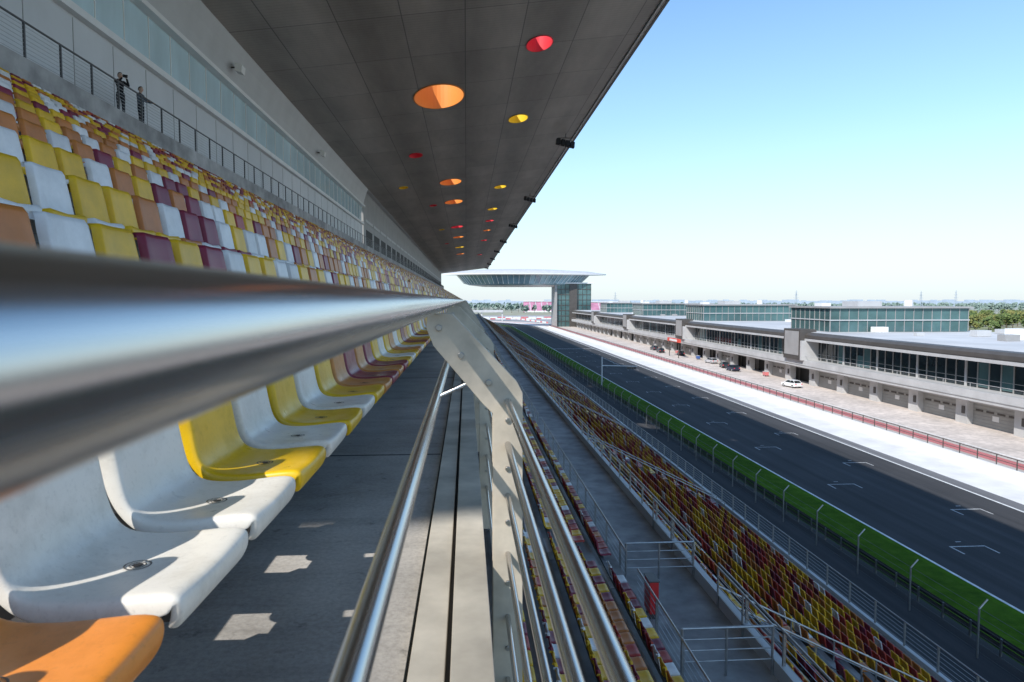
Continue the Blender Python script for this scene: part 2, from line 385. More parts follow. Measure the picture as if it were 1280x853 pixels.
for (x,z) in b1+b2: b.box(x+.2,x+.3,6,62,z+.25,z+.33,RAILD)
b.done('seat_support_beams')
SM={'W':seat_near_mat('white_seat_plastic',(.79,.76,.69)),'Y':seat_near_mat('yellow_seat_plastic',(.80,.50,.01)),'O':seat_near_mat('orange_seat_plastic',(.78,.27,.04)),'M':seat_near_mat('maroon_seat_plastic',(.26,.03,.06)),'T':seat_near_mat('tan_seat_plastic',(.60,.25,.05))}
shell={}
for k,m in SM.items():
    me=bpy.data.meshes.new('seat_shell_'+k); me.from_pydata([tuple(v) for v in TV],[],[tuple(int(i) for i in f) for f in TF]); me.materials.append(m)
    me.polygons.foreach_set('use_smooth',[True]*len(TF)); shell[k]=me
hb=MB([RAILD])
hb.box(-.29,.10,-.15,.15,-.14,-.1,RAILD); hb.box(.0,.28,-.13,-.10,-.1,-.035,RAILD); hb.box(.0,.28,.10,.13,-.1,-.035,RAILD)
fr=hb.done('frame_proto'); frm=fr.data; bpy.data.objects.remove(fr)
db=MB([BLACK])
def ringm(mb,cx,cy,z,r0,r1,m,n=24):
    for j in range(n):
        a=2*math.pi*j/n; c=2*math.pi*(j+1)/n
        mb.quad((cx+r0*math.cos(a),cy+r0*math.sin(a),z),(cx+r1*math.cos(a),cy+r1*math.sin(a),z),(cx+r1*math.cos(c),cy+r1*math.sin(c),z),(cx+r0*math.cos(c),cy+r0*math.sin(c),z),m)
ringm(db,.15,0,-.0245,.0,.012,BLACK); ringm(db,.15,0,-.0245,.026,.030,DGREY); ringm(db,.15,0,-.0245,.016,.019,DGREY)
do=db.done('drain_proto'); dm=do.data; bpy.data.objects.remove(do)
order='OWWYWYWYTMTMYWYTWYMTYWMYTYWM'
for n in range(-4,26):
    y=1.6+.5*n; c='WYOO'[n+4] if n<0 else order[n+1]
    e=empty('stadium_seat',(-.91,y,-.585)); e.rotation_euler=(0,random.uniform(-.012,.012),random.uniform(-.015,.015))
    s=bpy.data.objects.new('shell',shell[c]); S.collection.objects.link(s); s.parent=e
    so=s.modifiers.new('sol','SOLIDIFY'); so.thickness=.006; so.offset=-1
    ss=s.modifiers.new('sub','SUBSURF'); ss.levels=2; ss.render_levels=2
    for nm,d in (('frame',frm),('drain_mark',dm)):
        f=bpy.data.objects.new(nm,d); S.collection.objects.link(f); f.parent=e
# ---------------------------------------------------------------- near handrail
def tube(mb,x,z,r,y0,y1,m,n=32): mb.cyl((x,y0,z),(x,y1,z),r,m,n)
b=MB([STEEL])
tube(b,-.113,-.016,.0300,-3,YE,STEEL,48)
tube(b,-.112,-.36,.0185,-3,YE,STEEL,32)
for z,r in ((-.37,.0125),(-.53,.0125),(-.72,.010),(-.94,.010),(-1.18,.010),(-1.42,.010)): tube(b,.15,z,r,-3,YE,STEEL,20)
rail=empty('walkway_handrail'); b.done('rails',auto=40,parent=rail)
b=MB([PAINT])
py=[2.48+2.66*i for i in range(-1,60)]
for y in py:
    for dy in (0,.062):
        P=[(-.14,-.052),(-.075,-.047),(-.05,-.05),(.185,-.30),(.205,-.34),(.205,-1.75),(.095,-1.75),(.095,-.415),(.06,-.38),(-.12,-.165),(-.145,-.1)]
        b.prism(P,y+dy,y+dy+.014,PAINT)
    b.box(.10,.20,y+.0145,y+.0615,-1.7,-1.45,PAINT)
    for z in (-.44,-.62,-.82,-1.05,-1.3): b.cyl((.15,y-.008,z),(.15,y+.084,z),.010,BOLT,8)
    for (x,z) in ((-.10,-.1),(-.02,-.2),(.08,-.3)): b.cyl((x,y-.01,z),(x,y+.086,z),.012,BOLT,8)
    b.cyl((-.112,y+.04,-.36),(.02,y+.04,-.30),.008,STEEL,8)
b.done('rail_brackets',bevel=.002,parent=rail)
# ---------------------------------------------------------------- generic cable railing
def railing(name,x,z,y0,y1,h,sp,nc,m=RAILG,mc=None,rt=.025,gaps=None,lean=0):
    b=MB([m]); mc=mc or m
    def seg(a,c):
        b.cyl((x,a,z+h),(x,c,z+h),rt,m,8)
        for k in range(nc): zz=z+h*(k+.7)/(nc+.7); b.cyl((x,a,zz),(x,c,zz),.008,mc,4,cap=False)
    if gaps:
        a=y0
        for g in gaps:
            if g>a: seg(a,g); 
            a=g+1.4
        if a<y1: seg(a,y1)
    else: seg(y0,y1)
    for y in np.arange(y0,y1+.01,sp):
        if gaps and any(g<y<g+1.4 for g in gaps): continue
        b.box(x-.03,x+.03,y-.03,y+.03,z,z+h-.02,m)
    return b.done(name)
g24=list(np.arange(17.9,400,24))
railing('upper_walkway_railing',-13.5,WZ,-8,YE,1.12,1.9,8,RAILD,RAILG,rt=.035)
railing('aisle_railing',4.62,-8.3,6,YE,1.0,2,5,gaps=g24)
railing('aisle_railing',6.87,-7.95,6,YE,.75,2,4,gaps=g24)
railing('front_railing',17.81,-14.1,6,YE,1.0,2,5)
for a in g24[:8]:
    for yy in (a-.02,a+1.42):
        b=MB([RAILG]); p0=Vector((7.0,yy,-8.25)); p1=Vector((16.4,yy,-12.9))
        b.cyl(p0,p1,.028,RAILG,8); b.cyl(p0-Vector((0,0,.45)),p1-Vector((0,0,.45)),.014,RAILG,6)
        for t in np.linspace(0,1,8):
            p=p0.lerp(p1,t); b.cyl(p,p-Vector((0,0,.98)),.026,RAILG,6)
        b.done('stair_railing')
for (y0,y1) in ((14.3,17.6),(19.6,24)):
    b=MB([RAILG])
    pts=[(4.7,y0),(6.75,y0),(6.75,y1)]
    for hh,r in ((1.1,.03),(.85,.014),(.6,.014),(.35,.014)):
        for p,q in zip(pts,pts[1:]): b.cyl((p[0],p[1],-8.3+hh),(q[0],q[1],-8.3+hh),r,RAILG,8)
    for p in pts+[(5.7,y0),(6.75,(y0+y1)/2)]: b.cyl((p[0],p[1],-8.3),(p[0],p[1],-7.2),.03,RAILG,8)
    b.done('stair_guard_rail')
b=MB([REDP]); b.box(4.72,4.95,17.0,17.55,-8.15,-7.3,mat('red_sign',(.65,.03,.03),.4)); b.box(4.952,4.957,17.15,17.4,-7.8,-7.5,WHITE); b.box(4.75,4.9,17.05,17.12,-8.3,-8.15,DGREY); b.box(4.75,4.9,17.4,17.47,-8.3,-8.15,DGREY)
b.box(4.70,4.97,16.98,17.57,-7.3,-7.27,DGREY)
b.done('fire_hose_cabinet')
# ---------------------------------------------------------------- ground ribbons
ys=list(np.arange(-60,431,40))+list(np.arange(440,801,12))
def off(y): 
    t=max(0,y-430); return -t*t/420.0
def ribbon(name,x0,x1,z,m,yy=ys):
    V=[];F=[]
    for i,y in enumerate(yy):
        V+=[(x0+off(y),y,z),(x1+off(y),y,z)]
        if i: k=2*i; F.append((k-2,k-1,k+1,k))
    me=bpy.data.meshes.new(name); me.from_pydata(V,[],F); me.materials.append(m); me.update()
    o=bpy.data.objects.new(name,me); S.collection.objects.link(o); return o
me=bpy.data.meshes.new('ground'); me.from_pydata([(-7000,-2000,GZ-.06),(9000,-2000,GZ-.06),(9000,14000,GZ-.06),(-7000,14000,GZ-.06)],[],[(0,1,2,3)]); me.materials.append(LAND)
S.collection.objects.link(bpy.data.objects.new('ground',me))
RUN=mat('runoff_paving',(.33,.33,.33),.85,ns=.03,var=.3)
me=bpy.data.meshes.new('runoff_area'); me.from_pydata([(-120,431,GZ-.03),(130,431,GZ-.03),(150,760,GZ-.03),(-160,760,GZ-.03)],[],[(0,1,2,3)]); me.materials.append(RUN)
S.collection.objects.link(bpy.data.objects.new('runoff_area',me))
ribbon('service_road',17.0,25.8,GZ+.004,ASPH2); ribbon('grass_verge',25.8,30.1,GZ+.008,GRASS)
ribbon('race_track',30.1,44.7,GZ+.012,ASPH); ribbon('runoff_strip',44.7,46.2,GZ+.008,ASPH3); ribbon('concrete_verge',46.2,51.5,GZ+.012,VERGE)
ribbon('pit_lane',51.5,69.5,GZ+.004,APRON)
ribbon('pit_lane_red_stripe',55.6,57.6,GZ+.008,REDP); ribbon('pit_lane_line',59.0,59.2,GZ+.008,LINE); ribbon('pit_lane_line',54.5,54.7,GZ+.008,LINE)
ribbon('track_edge_line',30.1,30.3,GZ+.016,LINE); ribbon('track_edge_line',44.5,44.7,GZ+.016,LINE)
me=bpy.data.meshes.new('paddock'); me.from_pydata([(69.5,-60,GZ),(185,-60,GZ),(185,430.9,GZ),(69.5,430.9,GZ)],[],[(0,1,2,3)]); me.materials.append(PADD)
S.collection.objects.link(bpy.data.objects.new('paddock_paving',me))
b=MB([LINE]); z=GZ+.017
def mark(x0,x1,y0,y1): b.quad((x0,y0,z),(x1,y0,z),(x1,y1,z),(x0,y1,z),LINEW)
for i in range(12):
    for xa,yo in ((33.2,0),(39.2,8)):
        y=44+16*i+yo; mark(xa,xa+2.6,y,y+.14); mark(xa,xa+.12,y-1.3,y-.01); mark(xa+2.48,xa+2.6,y-1.3,y-.01); mark(xa+1.1,xa+1.5,y+.9,y+1.02)
mark(30.4,44.4,236,237)
b.done('grid_markings')
b=MB([WHITE])
for (ya,xa,yb,xb) in ((470,-30,620,-110),(500,60,640,40),(600,-20,610,90),(650,-60,660,120)):
    n=24
    for i in range(n):
        p=Vector((xa+(xb-xa)*i/n,ya+(yb-ya)*i/n,GZ)); q=Vector((xa+(xb-xa)*(i+.92)/n,ya+(yb-ya)*(i+.92)/n,GZ))
        b.quad(tuple(p),tuple(q),tuple(q+Vector((0,0,1.1))),tuple(p+Vector((0,0,1.1))),WHITE if i%3 else REDP)
b.done('distant_track_barrier')
# ---------------------------------------------------------------- catch fence, guardrail
FM=mesh_mat('fence_wire_mesh',.16,(.03,.03,.03)); FM2=mesh_mat('pit_fence_mesh',.3,(.12,.12,.12))
b=MB([RAILD])
for y in np.arange(-10,430,5):
    b.cyl((24.2,y,GZ),(24.2,y,GZ+2.4),.05,RAILG,6); b.cyl((24.2,y,GZ+2.4),(24.6,y,GZ+2.85),.045,RAILG,6)
for k in range(6): b.cyl((24.26,-10,GZ+.3+.42*k),(24.26,430,GZ+.3+.42*k),.012,RAILD,4)
b.quad((24.29,-10,GZ+.2),(24.29,430,GZ+.2),(24.29,430,GZ+2.4),(24.29,-10,GZ+2.4),FM)
b.quad((24.29,-10,GZ+2.4),(24.29,430,GZ+2.4),(24.65,430,GZ+2.85),(24.65,-10,GZ+2.85),FM)
b.done('catch_fence')
b=MB([RAILG])
for zz in (.25,.6): b.prism([(25.5,GZ+zz),(25.56,GZ+zz+.05),(25.5,GZ+zz+.15),(25.56,GZ+zz+.25),(25.5,GZ+zz+.3),(25.47,GZ+zz+.15)],-10,430,RAILD)
for y in np.arange(-10,430,2): b.box(25.38,25.46,y,y+.1,GZ,GZ+.85,RAILG)
b.done('guardrail')
b=MB([VERGE]); b.box(51.4,51.75,-20,425,GZ,GZ+1.0,WHITE)
for y in np.arange(-20,425,2.5): b.box(51.55,51.62,y,y+.08,GZ+1.0,GZ+2.0,DGREY)
b.box(51.54,51.63,-20,425,GZ+1.98,GZ+2.05,DGREY); b.box(51.54,51.63,-20,425,GZ+1.5,GZ+1.53,DGREY)
b.quad((51.58,-20,GZ+1.0),(51.58,425,GZ+1.0),(51.58,425,GZ+1.98),(51.58,-20,GZ+1.98),FM2)
b.done('pit_wall')
b=MB([WHITE]); bx,by=26.3,131
b.cyl((bx,by,GZ),(bx,by,GZ+6),.16,WHITE,10,r1=.11); b.cyl((bx,by,GZ+4.3),(bx+7,by,GZ+4.1),.09,WHITE,8,r1=.06); b.cyl((bx,by,GZ+5.9),(bx+3.6,by,GZ+4.25),.03,WHITE,6)
for k in range(4): b.box(bx+5+.45*k,bx+5.35+.45*k,by-.1,by+.1,GZ+3.5,GZ+4.0,DGREY)
b.done('start_light_gantry')
b=MB([REDP])
for y in (196,205): b.box(62,62.2,y,y+.2,GZ,GZ+5,DGREY)
b.box(61.8,62.4,195,206.5,GZ+4.6,GZ+5.6,mat('red_banner',(.7,.08,.05),.5)); b.box(61.7,61.79,197,204,GZ+4.8,GZ+5.4,WHITE)
b.done('pit_lane_sign_gantry')
BLUEC=mat('cart_blue',(.05,.12,.35),.5)
for (x,y,c) in ((66.8,148,REDP),(67,174,DGREY),(66.5,192,BLUEC),(67,213,REDP),(66.8,238,DGREY)):
    b=MB([c]); b.box(x-.4,x+.4,y-.7,y+.7,GZ+.25,GZ+1.05,c); b.box(x-.45,x+.45,y-.75,y+.75,GZ+1.05,GZ+1.1,LGREY)
    for k in range(3): b.box(x-.42,x-.402,y-.6,y+.6,GZ+.35+.22*k,GZ+.37+.22*k,LGREY)
    for sx in (-.3,.3):
        for sy in (-.55,.55): b.cyl((x+sx-.03,y+sy,GZ+.12),(x+sx+.03,y+sy,GZ+.12),.12,BLACK,10)
    b.cyl((x-.4,y+.7,GZ+1.1),(x+.4,y+.7,GZ+1.1),.02,RAILG,6); b.done('tool_cart',bevel=.01)
# ---------------------------------------------------------------- pit building
b=MB([BWHITE]); YA,YB=18,430
X=68.6
b.box(71,100,YA,YB,GZ,GZ+10.0,MGREY)
y=79.5-10.3*6; i=0
while y<YB-10:
    b.box(X,X+1.3,y-1.1,y+1.1,GZ,GZ+3.7,BWHITE); b.box(X-.15,X,y-.7,y-.2,GZ+1.4,GZ+2.4,DGREY)
    b.box(X+.3,X+2.4,y+1.1,y+9.2,GZ+3.1,GZ+3.7,BWHITE)
    openg = (128<y<215 and i%3!=0) or (260<y<330 and i%2)
    if openg: b.box(X+2.2,X+2.35,y+1.1,y+9.2,GZ,GZ+3.1,BLACK)  # flat black panel painted in for the shade inside an open garage
    else:
        b.box(X+.9,X+1.0,y+1.1,y+9.2,GZ,GZ+3.1,SHUT)
        for k in range(1,7): b.box(X+.86,X+.9,y+1.1,y+9.2,GZ+.45*k,GZ+.45*k+.06,MGREY)
        for k in range(4): b.box(X+.85,X+.899,y+1.7+1.9*k,y+3.0+1.9*k,GZ+1.95,GZ+2.2,DGREY)
        b.box(X+.84,X+.9,y+4.6,y+5.7,GZ+1.0,GZ+1.7,WHITE)
    y+=10.3; i+=1
b.box(66.6,71.0,YA,YB,GZ+3.7,GZ+5.1,BWHITE); b.box(66.5,66.598,YA,YB,GZ+4.1,GZ+4.16,MGREY)
b.box(66.7,66.76,YA,YB,GZ+6.05,GZ+6.1,LGREY)
b.box(69.5,70.99,YA,YB,GZ+5.1,GZ+9.0,GLASSD)
for y in np.arange(YA,YB,2.06):
    w=.35 if int(round((y-YA)/2.06))%5==0 else .08
    b.box(69.35,69.5,y,y+w,GZ+5.1,GZ+9.0,BWHITE if w>.1 else MGREY)
    if random.random()<.22: b.box(69.46,69.499,y+.1,y+2.0,GZ+5.3,GZ+random.choice([7.2,8.6,8.6]),GLASST)
b.box(69.42,69.499,YA,YB,GZ+6.3,GZ+6.36,MGREY)
for y in np.arange(YA+1,YB,2.06*2.5): b.cyl((66.75,y,GZ+5.1),(66.75,y,GZ+6.1),.03,LGREY,4)
b.prism([(67.0,GZ+9.6),(67.3,GZ+9.0),(71,GZ+9.0),(71,GZ+10.4),(68.2,GZ+10.6),(67.4,GZ+10.5),(67.05,GZ+10.1)],YA,YB,DGREY)
b.box(66.9,67.02,YA,YB,GZ+8.95,GZ+9.4,BWHITE)
b.prism([(68.2,GZ+10.61),(71,GZ+10.42),(104,GZ+10.42),(104,GZ+10.7),(70,GZ+10.75)],YA,YB,ROOFTOP)
for y in (131,205,278,351):
    b.box(66.0,69.3,y,y+7,GZ+5.11,GZ+11.2,DGREY); b.box(65.9,65.99,y+.6,y+6.4,GZ+6,GZ+10.8,MGREY)
    b.box(66,69.5,y-.6,y-.01,GZ+5.11,GZ+9.0,BWHITE)
for k in range(60):
    x=random.uniform(76,100); y=random.uniform(40,420); s=random.uniform(.8,2.2)
    if any(yb-2<y<yb+19 for yb in (130,202,273,345)): continue
    b.box(x,x+s*1.5,y,y+s,GZ+10.76,GZ+10.76+s*.6,random.choice([LGREY,WHITE,MGREY]))
b.done('pit_building')
for y in (130,202,273,345):
    b=MB([GLASST]); x0,x1=71.5,100; z0=GZ+10.76; z1=GZ+15.4
    b.box(x0,x1,y,y+16,z0,z1,GLASST)
    b.box(x0-.5,x1+.5,y-.5,y+16.5,z1,z1+.35,MGREY); b.box(x0-.2,x1+.2,y-.2,y+16.2,z0+2.2,z0+2.4,LGREY)
    for x in np.arange(x0,x1+.1,1.9): b.box(x-.05,x+.05,y-.12,y-.002,z0,z1,MGREY)
    for yy in np.arange(y,y+16.1,2): b.box(x0-.12,x0-.002,yy-.05,yy+.05,z0,z1,MGREY)
    b.box(x0+8,x0+13,y+4,y+10,z1+.36,z1+1.4,LGREY); b.cyl((x0+20,y+6,z1+.36),(x0+20,y+6,z1+1.6),.9,WHITE,12); b.box(x0+3,x0+5,y+9,y+12,z1+.36,z1+1.0,WHITE)
    b.done('rooftop_glass_pavilion')
for (x,y,w,d,h) in ((125,150,14,30,8),(128,215,16,26,7),(124,290,18,40,8),(150,90,14,26,6),(150,360,20,40,9)):
    b=MB([LGREY]); b.box(x,x+w,y,y+d,GZ,GZ+h,LGREY); b.box(x-.5,x+w+.5,y-.5,y+d+.5,GZ+h,GZ+h+.5,WHITE)
    for yy in np.arange(y+1,y+d-2,4): b.box(x-.06,x-.002,yy,yy+2.6,GZ+h-3.2,GZ+h-1,GLASSD); b.box(x-.06,x-.002,yy,yy+2.6,GZ+1,GZ+3,GLASSD)
    for xx in np.arange(x+1,x+w-2,4): b.box(xx,xx+2.6,y-.06,y-.002,GZ+h-3.2,GZ+h-1,GLASSD); b.box(xx,xx+2.6,y-.06,y-.002,GZ+1,GZ+3,GLASSD)
    b.done('paddock_building')
# ---------------------------------------------------------------- wing building over the track
def wing():
    e=empty('wing_bridge_building'); cx,cy=38,442; L=53; W=17
    lay=[(8.6,.46,.42,GLASST),(9.6,.64,.6,WHITE),(10.4,.70,.66,GLASSW),(15.8,.80,.80,GLASSW),(16.3,.86,.86,WHITE),(16.2,1.0,1.0,WHITE),(16.9,1.0,1.0,WHITE),(18.6,.80,.80,LGREY),(19.8,.4,.4,LGREY)]
    n=72; q=MB([WHITE]); rings=[]
    for (z,a,bb,m) in lay:
        st=len(q.v)
        for j in range(n):
            t=2*math.pi*j/n; c=math.cos(t); s=math.sin(t)
            xx=L*a*c; yy=W*bb*s*(abs(s)**.35)
            if a<.9: xx=xx-6*(1-a)
            q.v.append((cx+xx,cy+yy,z))
        rings.append((st,m))
    for (r0,m0),(r1,m1) in zip(rings,rings[1:]):
        k=q.ix(m1)
        for j in range(n): q.f.append((r0+j,r0+(j+1)%n,r1+(j+1)%n,r1+j)); q.m.append(k)
    q.f.append(tuple(rings[0][0]+j for j in range(n))); q.m.append(q.ix(LGREY)); q.f.append(tuple(rings[-1][0]+j for j in range(n))); q.m.append(q.ix(LGREY))
    q.done('leaf_hull',parent=e)
    m=MB([LGREY])
    for j in range(n):
        t=2*math.pi*j/n; c=math.cos(t); s=math.sin(t)
        def P(a,z): 
            yy=W*a*s*(abs(s)**.35); return (cx+L*a*c-6*(1-a)+0,cy+yy*1.01,z)
        m.cyl(P(.71,10.45),P(.81,15.8),.13,WHITE,5)
    m.done('mullions',parent=e)
    t=MB([GLASST]); t.box(58,80,436,452,GZ,10.6,GLASST)
    for z in np.arange(GZ+3.4,10,3.4): t.box(57.8,80.2,435.8,452.2,z,z+.35,DGREY)
    for x in np.arange(58,80.1,2.75): t.box(x-.1,x+.1,435.7,435.99,GZ,10.5,DGREY)
    t.box(66,71,435.2,435.69,GZ,10.5,DGREY); t.box(56.5,57.9,434.5,452,GZ,11,MGREY); t.box(56,82,435,453,10.6,11.3,WHITE)
    t.done('glass_tower',parent=e)
wing()
PINK=mat('magenta_seat_mass',(.50,.22,.32),.8,ns=.15,var=.4)
def dstand(x,y,w,h):
    b=MB([PINK]); b.prism([(y,GZ),(y+1,GZ+2),(y+20,GZ+h),(y+22,GZ+h),(y+22,GZ)],x,x+w,PINK,ax='x')
    b.box(x-.5,x+w+.5,y+18,y+20,GZ+h+.1,GZ+h+1.0,WHITE)
    for k in range(1,6): b.quad((x+w*k/6,y+1,GZ+2.06),(x+w*k/6+1,y+1,GZ+2.06),(x+w*k/6+1,y+20,GZ+h+.06),(x+w*k/6,y+20,GZ+h+.06),LGREY)
    b.box(x,x+w,y-.4,y-.01,GZ,GZ+2.2,WHITE); b.done('distant_grandstand')
dstand(82,960,50,15); dstand(146,930,76,14)
b=MB([WHITE]); b.box(-8,30,560,564,GZ+7,GZ+9,LGREY); 
for x in (-8,12,29): b.box(x,x+1,561,563,GZ,GZ+7,LGREY)
for x in np.arange(-8,30,2): b.box(x,x+.2,560,560.2,GZ+9,GZ+10.4,DGREY)
b.box(-8,30,560,560.2,GZ+10.4,GZ+10.6,LGREY); b.done('track_footbridge')
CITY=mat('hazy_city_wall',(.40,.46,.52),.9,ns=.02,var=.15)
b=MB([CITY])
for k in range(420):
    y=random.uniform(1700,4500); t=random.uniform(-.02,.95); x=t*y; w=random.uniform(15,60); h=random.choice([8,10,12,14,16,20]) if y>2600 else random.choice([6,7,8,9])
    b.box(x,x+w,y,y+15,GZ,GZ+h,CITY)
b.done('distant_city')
for (x,y,h) in ((620,1250,36),(900,1300,36),(1010,1350,38),(330,1500,36)):
    b=MB([CITY]); 
    for sx in (-1,1):
        for sy in (-1,1): b.cyl((x+sx*3,y+sy*3,GZ),(x,y,GZ+h),.3,CITY,4)
    for f in (.6,.75,.9): b.cyl((x-8*(1.3-f),y,GZ+h*f),(x+8*(1.3-f),y,GZ+h*f),.25,CITY,4)
    for f in (.2,.4): b.cyl((x-3*(1-f),y-3*(1-f),GZ+h*f),(x+3*(1-f),y-3*(1-f),GZ+h*(f+.1)),.2,CITY,4)
    b.done('power_pylon')
# ---------------------------------------------------------------- trees
def trees(name,spots,leaf,nl,m):
    V=[];F=[];mi=[]
    for (x,y,h) in spots:
        r=h*random.uniform(.34,.46); cz=GZ+h*.62
        i=len(V); 
        for zz,rr in ((GZ,.03*h),(GZ+h*.6,.012*h)):
            for a in range(5): V.append((x+rr*math.cos(a*1.2566),y+rr*math.sin(a*1.2566),zz))
        for a in range(5): F.append((i+a,i+(a+1)%5,i+5+(a+1)%5,i+5+a)); mi.append(1)
        lobes=[(x+random.uniform(-.6,.6)*r,y+random.uniform(-.6,.6)*r,cz+random.uniform(-.5,.7)*h*.3,r*random.uniform(.4,.7)) for _ in range(6)]
        for _ in range(nl):
            lx,ly,lz,lr=random.choice(lobes)
            d=Vector((random.gauss(0,1),random.gauss(0,1),random.gauss(0,1))).normalized()*lr*random.uniform(.6,1.05)
            c=Vector((lx,ly,lz))+d; s=leaf*random.uniform(.5,1.2)
            u=Vector((random.gauss(0,1),random.gauss(0,1),random.gauss(0,1))).normalized(); w=u.orthogonal().normalized()
            i=len(V); V+=[tuple(c+u*s),tuple(c+w*s),tuple(c-u*s),tuple(c-w*s)]; F.append((i,i+1,i+2,i+3)); mi.append(0)
    me=bpy.data.meshes.new(name); me.from_pydata(V,[],F); me.materials.append(m); me.materials.append(mat('bark',(.12,.09,.06),.9)); me.polygons.foreach_set('material_index',mi); me.update()
    S.collection.objects.link(bpy.data.objects.new(name,me))
sp=[]
for _ in range(260):
    y=random.uniform(330,640); x=y*random.uniform(.68,1.05)+random.uniform(0,40); sp.append((x,y,random.uniform(5,10)))
for _ in range(160):
    y=random.uniform(480,800); x=y*random.uniform(.38,.68); sp.append((x,y,random.uniform(5,10)))
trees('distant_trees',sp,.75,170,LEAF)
sp=[]
for _ in range(900):
    y=random.uniform(900,1900); x=y*random.uniform(-.05,.95); sp.append((x,y,random.uniform(7,12)))
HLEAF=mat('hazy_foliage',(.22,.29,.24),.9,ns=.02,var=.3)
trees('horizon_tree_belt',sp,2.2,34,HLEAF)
# ---------------------------------------------------------------- cars
def car(x,y,rz,col,L=4.4):
    e=empty('parked_car',(x,y,GZ+.01),rz)
    pm=mat('car_paint',col,.25); b=MB([pm])
    body=[(-2.15,.35),(-2.2,.62),(-2.12,.92),(-1.9,.98),(.95,.98),(1.9,.82),(2.15,.66),(2.2,.38),(1.85,.25),(-1.85,.25)]
    b.prism([(p[0],p[1]) for p in body],-.87,.87,pm); b.done('body',bevel=.07,parent=e)
    g=MB([GLASSD])
    v=[(-1.95,-.80,.97),(1.15,-.80,.97),(1.15,.80,.97),(-1.95,.80,.97),(-1.45,-.64,1.40),(.35,-.64,1.42),(.35,.64,1.42),(-1.45,.64,1.40)]
    g.v=v; g.f=[(0,3,2,1),(4,5,6,7),(0,1,5,4),(1,2,6,5),(2,3,7,6),(3,0,4,7)]; g.m=[0]*6; g.done('windows',bevel=.03,parent=e)
    r=MB([pm]); r.box(-1.5,.38,-.65,.65,1.405,1.47,pm)
    for s in (-1,1):
        r.cyl((-.5,s*.74,.97),(-.5,s*.65,1.42),.04,pm,6); r.cyl((-1.95,s*.8,.97),(-1.45,s*.65,1.42),.05,pm,6); r.cyl((1.15,s*.8,.97),(.36,s*.65,1.42),.04,pm,6); r.box(.75,.95,s*.95-.1,s*.95+.1,.98,1.1,pm)
    r.done('roof_and_pillars',bevel=.02,parent=e)
    w=MB([BLACK])
    for xx in (-1.35,1.38):
        for s in (-1,1): w.cyl((xx,s*.68,.32),(xx,s*.9,.32),.32,BLACK,16); w.cyl((xx,s*.89,.32),(xx,s*.915,.32),.19,LGREY,12)
    w.done('wheels',parent=e)
    l=MB([WHITE]); 
    for s in (-1,1): l.box(2.12,2.19,s*.6-.18,s*.6+.18,.64,.76,WHITE); l.box(-2.2,-2.16,s*.65-.12,s*.65+.12,.7,.9,REDH)
    l.done('lamps',parent=e)
car(63.5,129,math.radians(100),(.8,.8,.8))
car(64,160,math.radians(95),(.02,.03,.06)); car(65,168,math.radians(80),(.03,.03,.03)); car(66,180,math.radians(100),(.5,.5,.52))
car(63,218,math.radians(88),(.03,.03,.035)); car(64,229,math.radians(92),(.05,.05,.06)); car(66,206,math.radians(80),(.02,.02,.02))
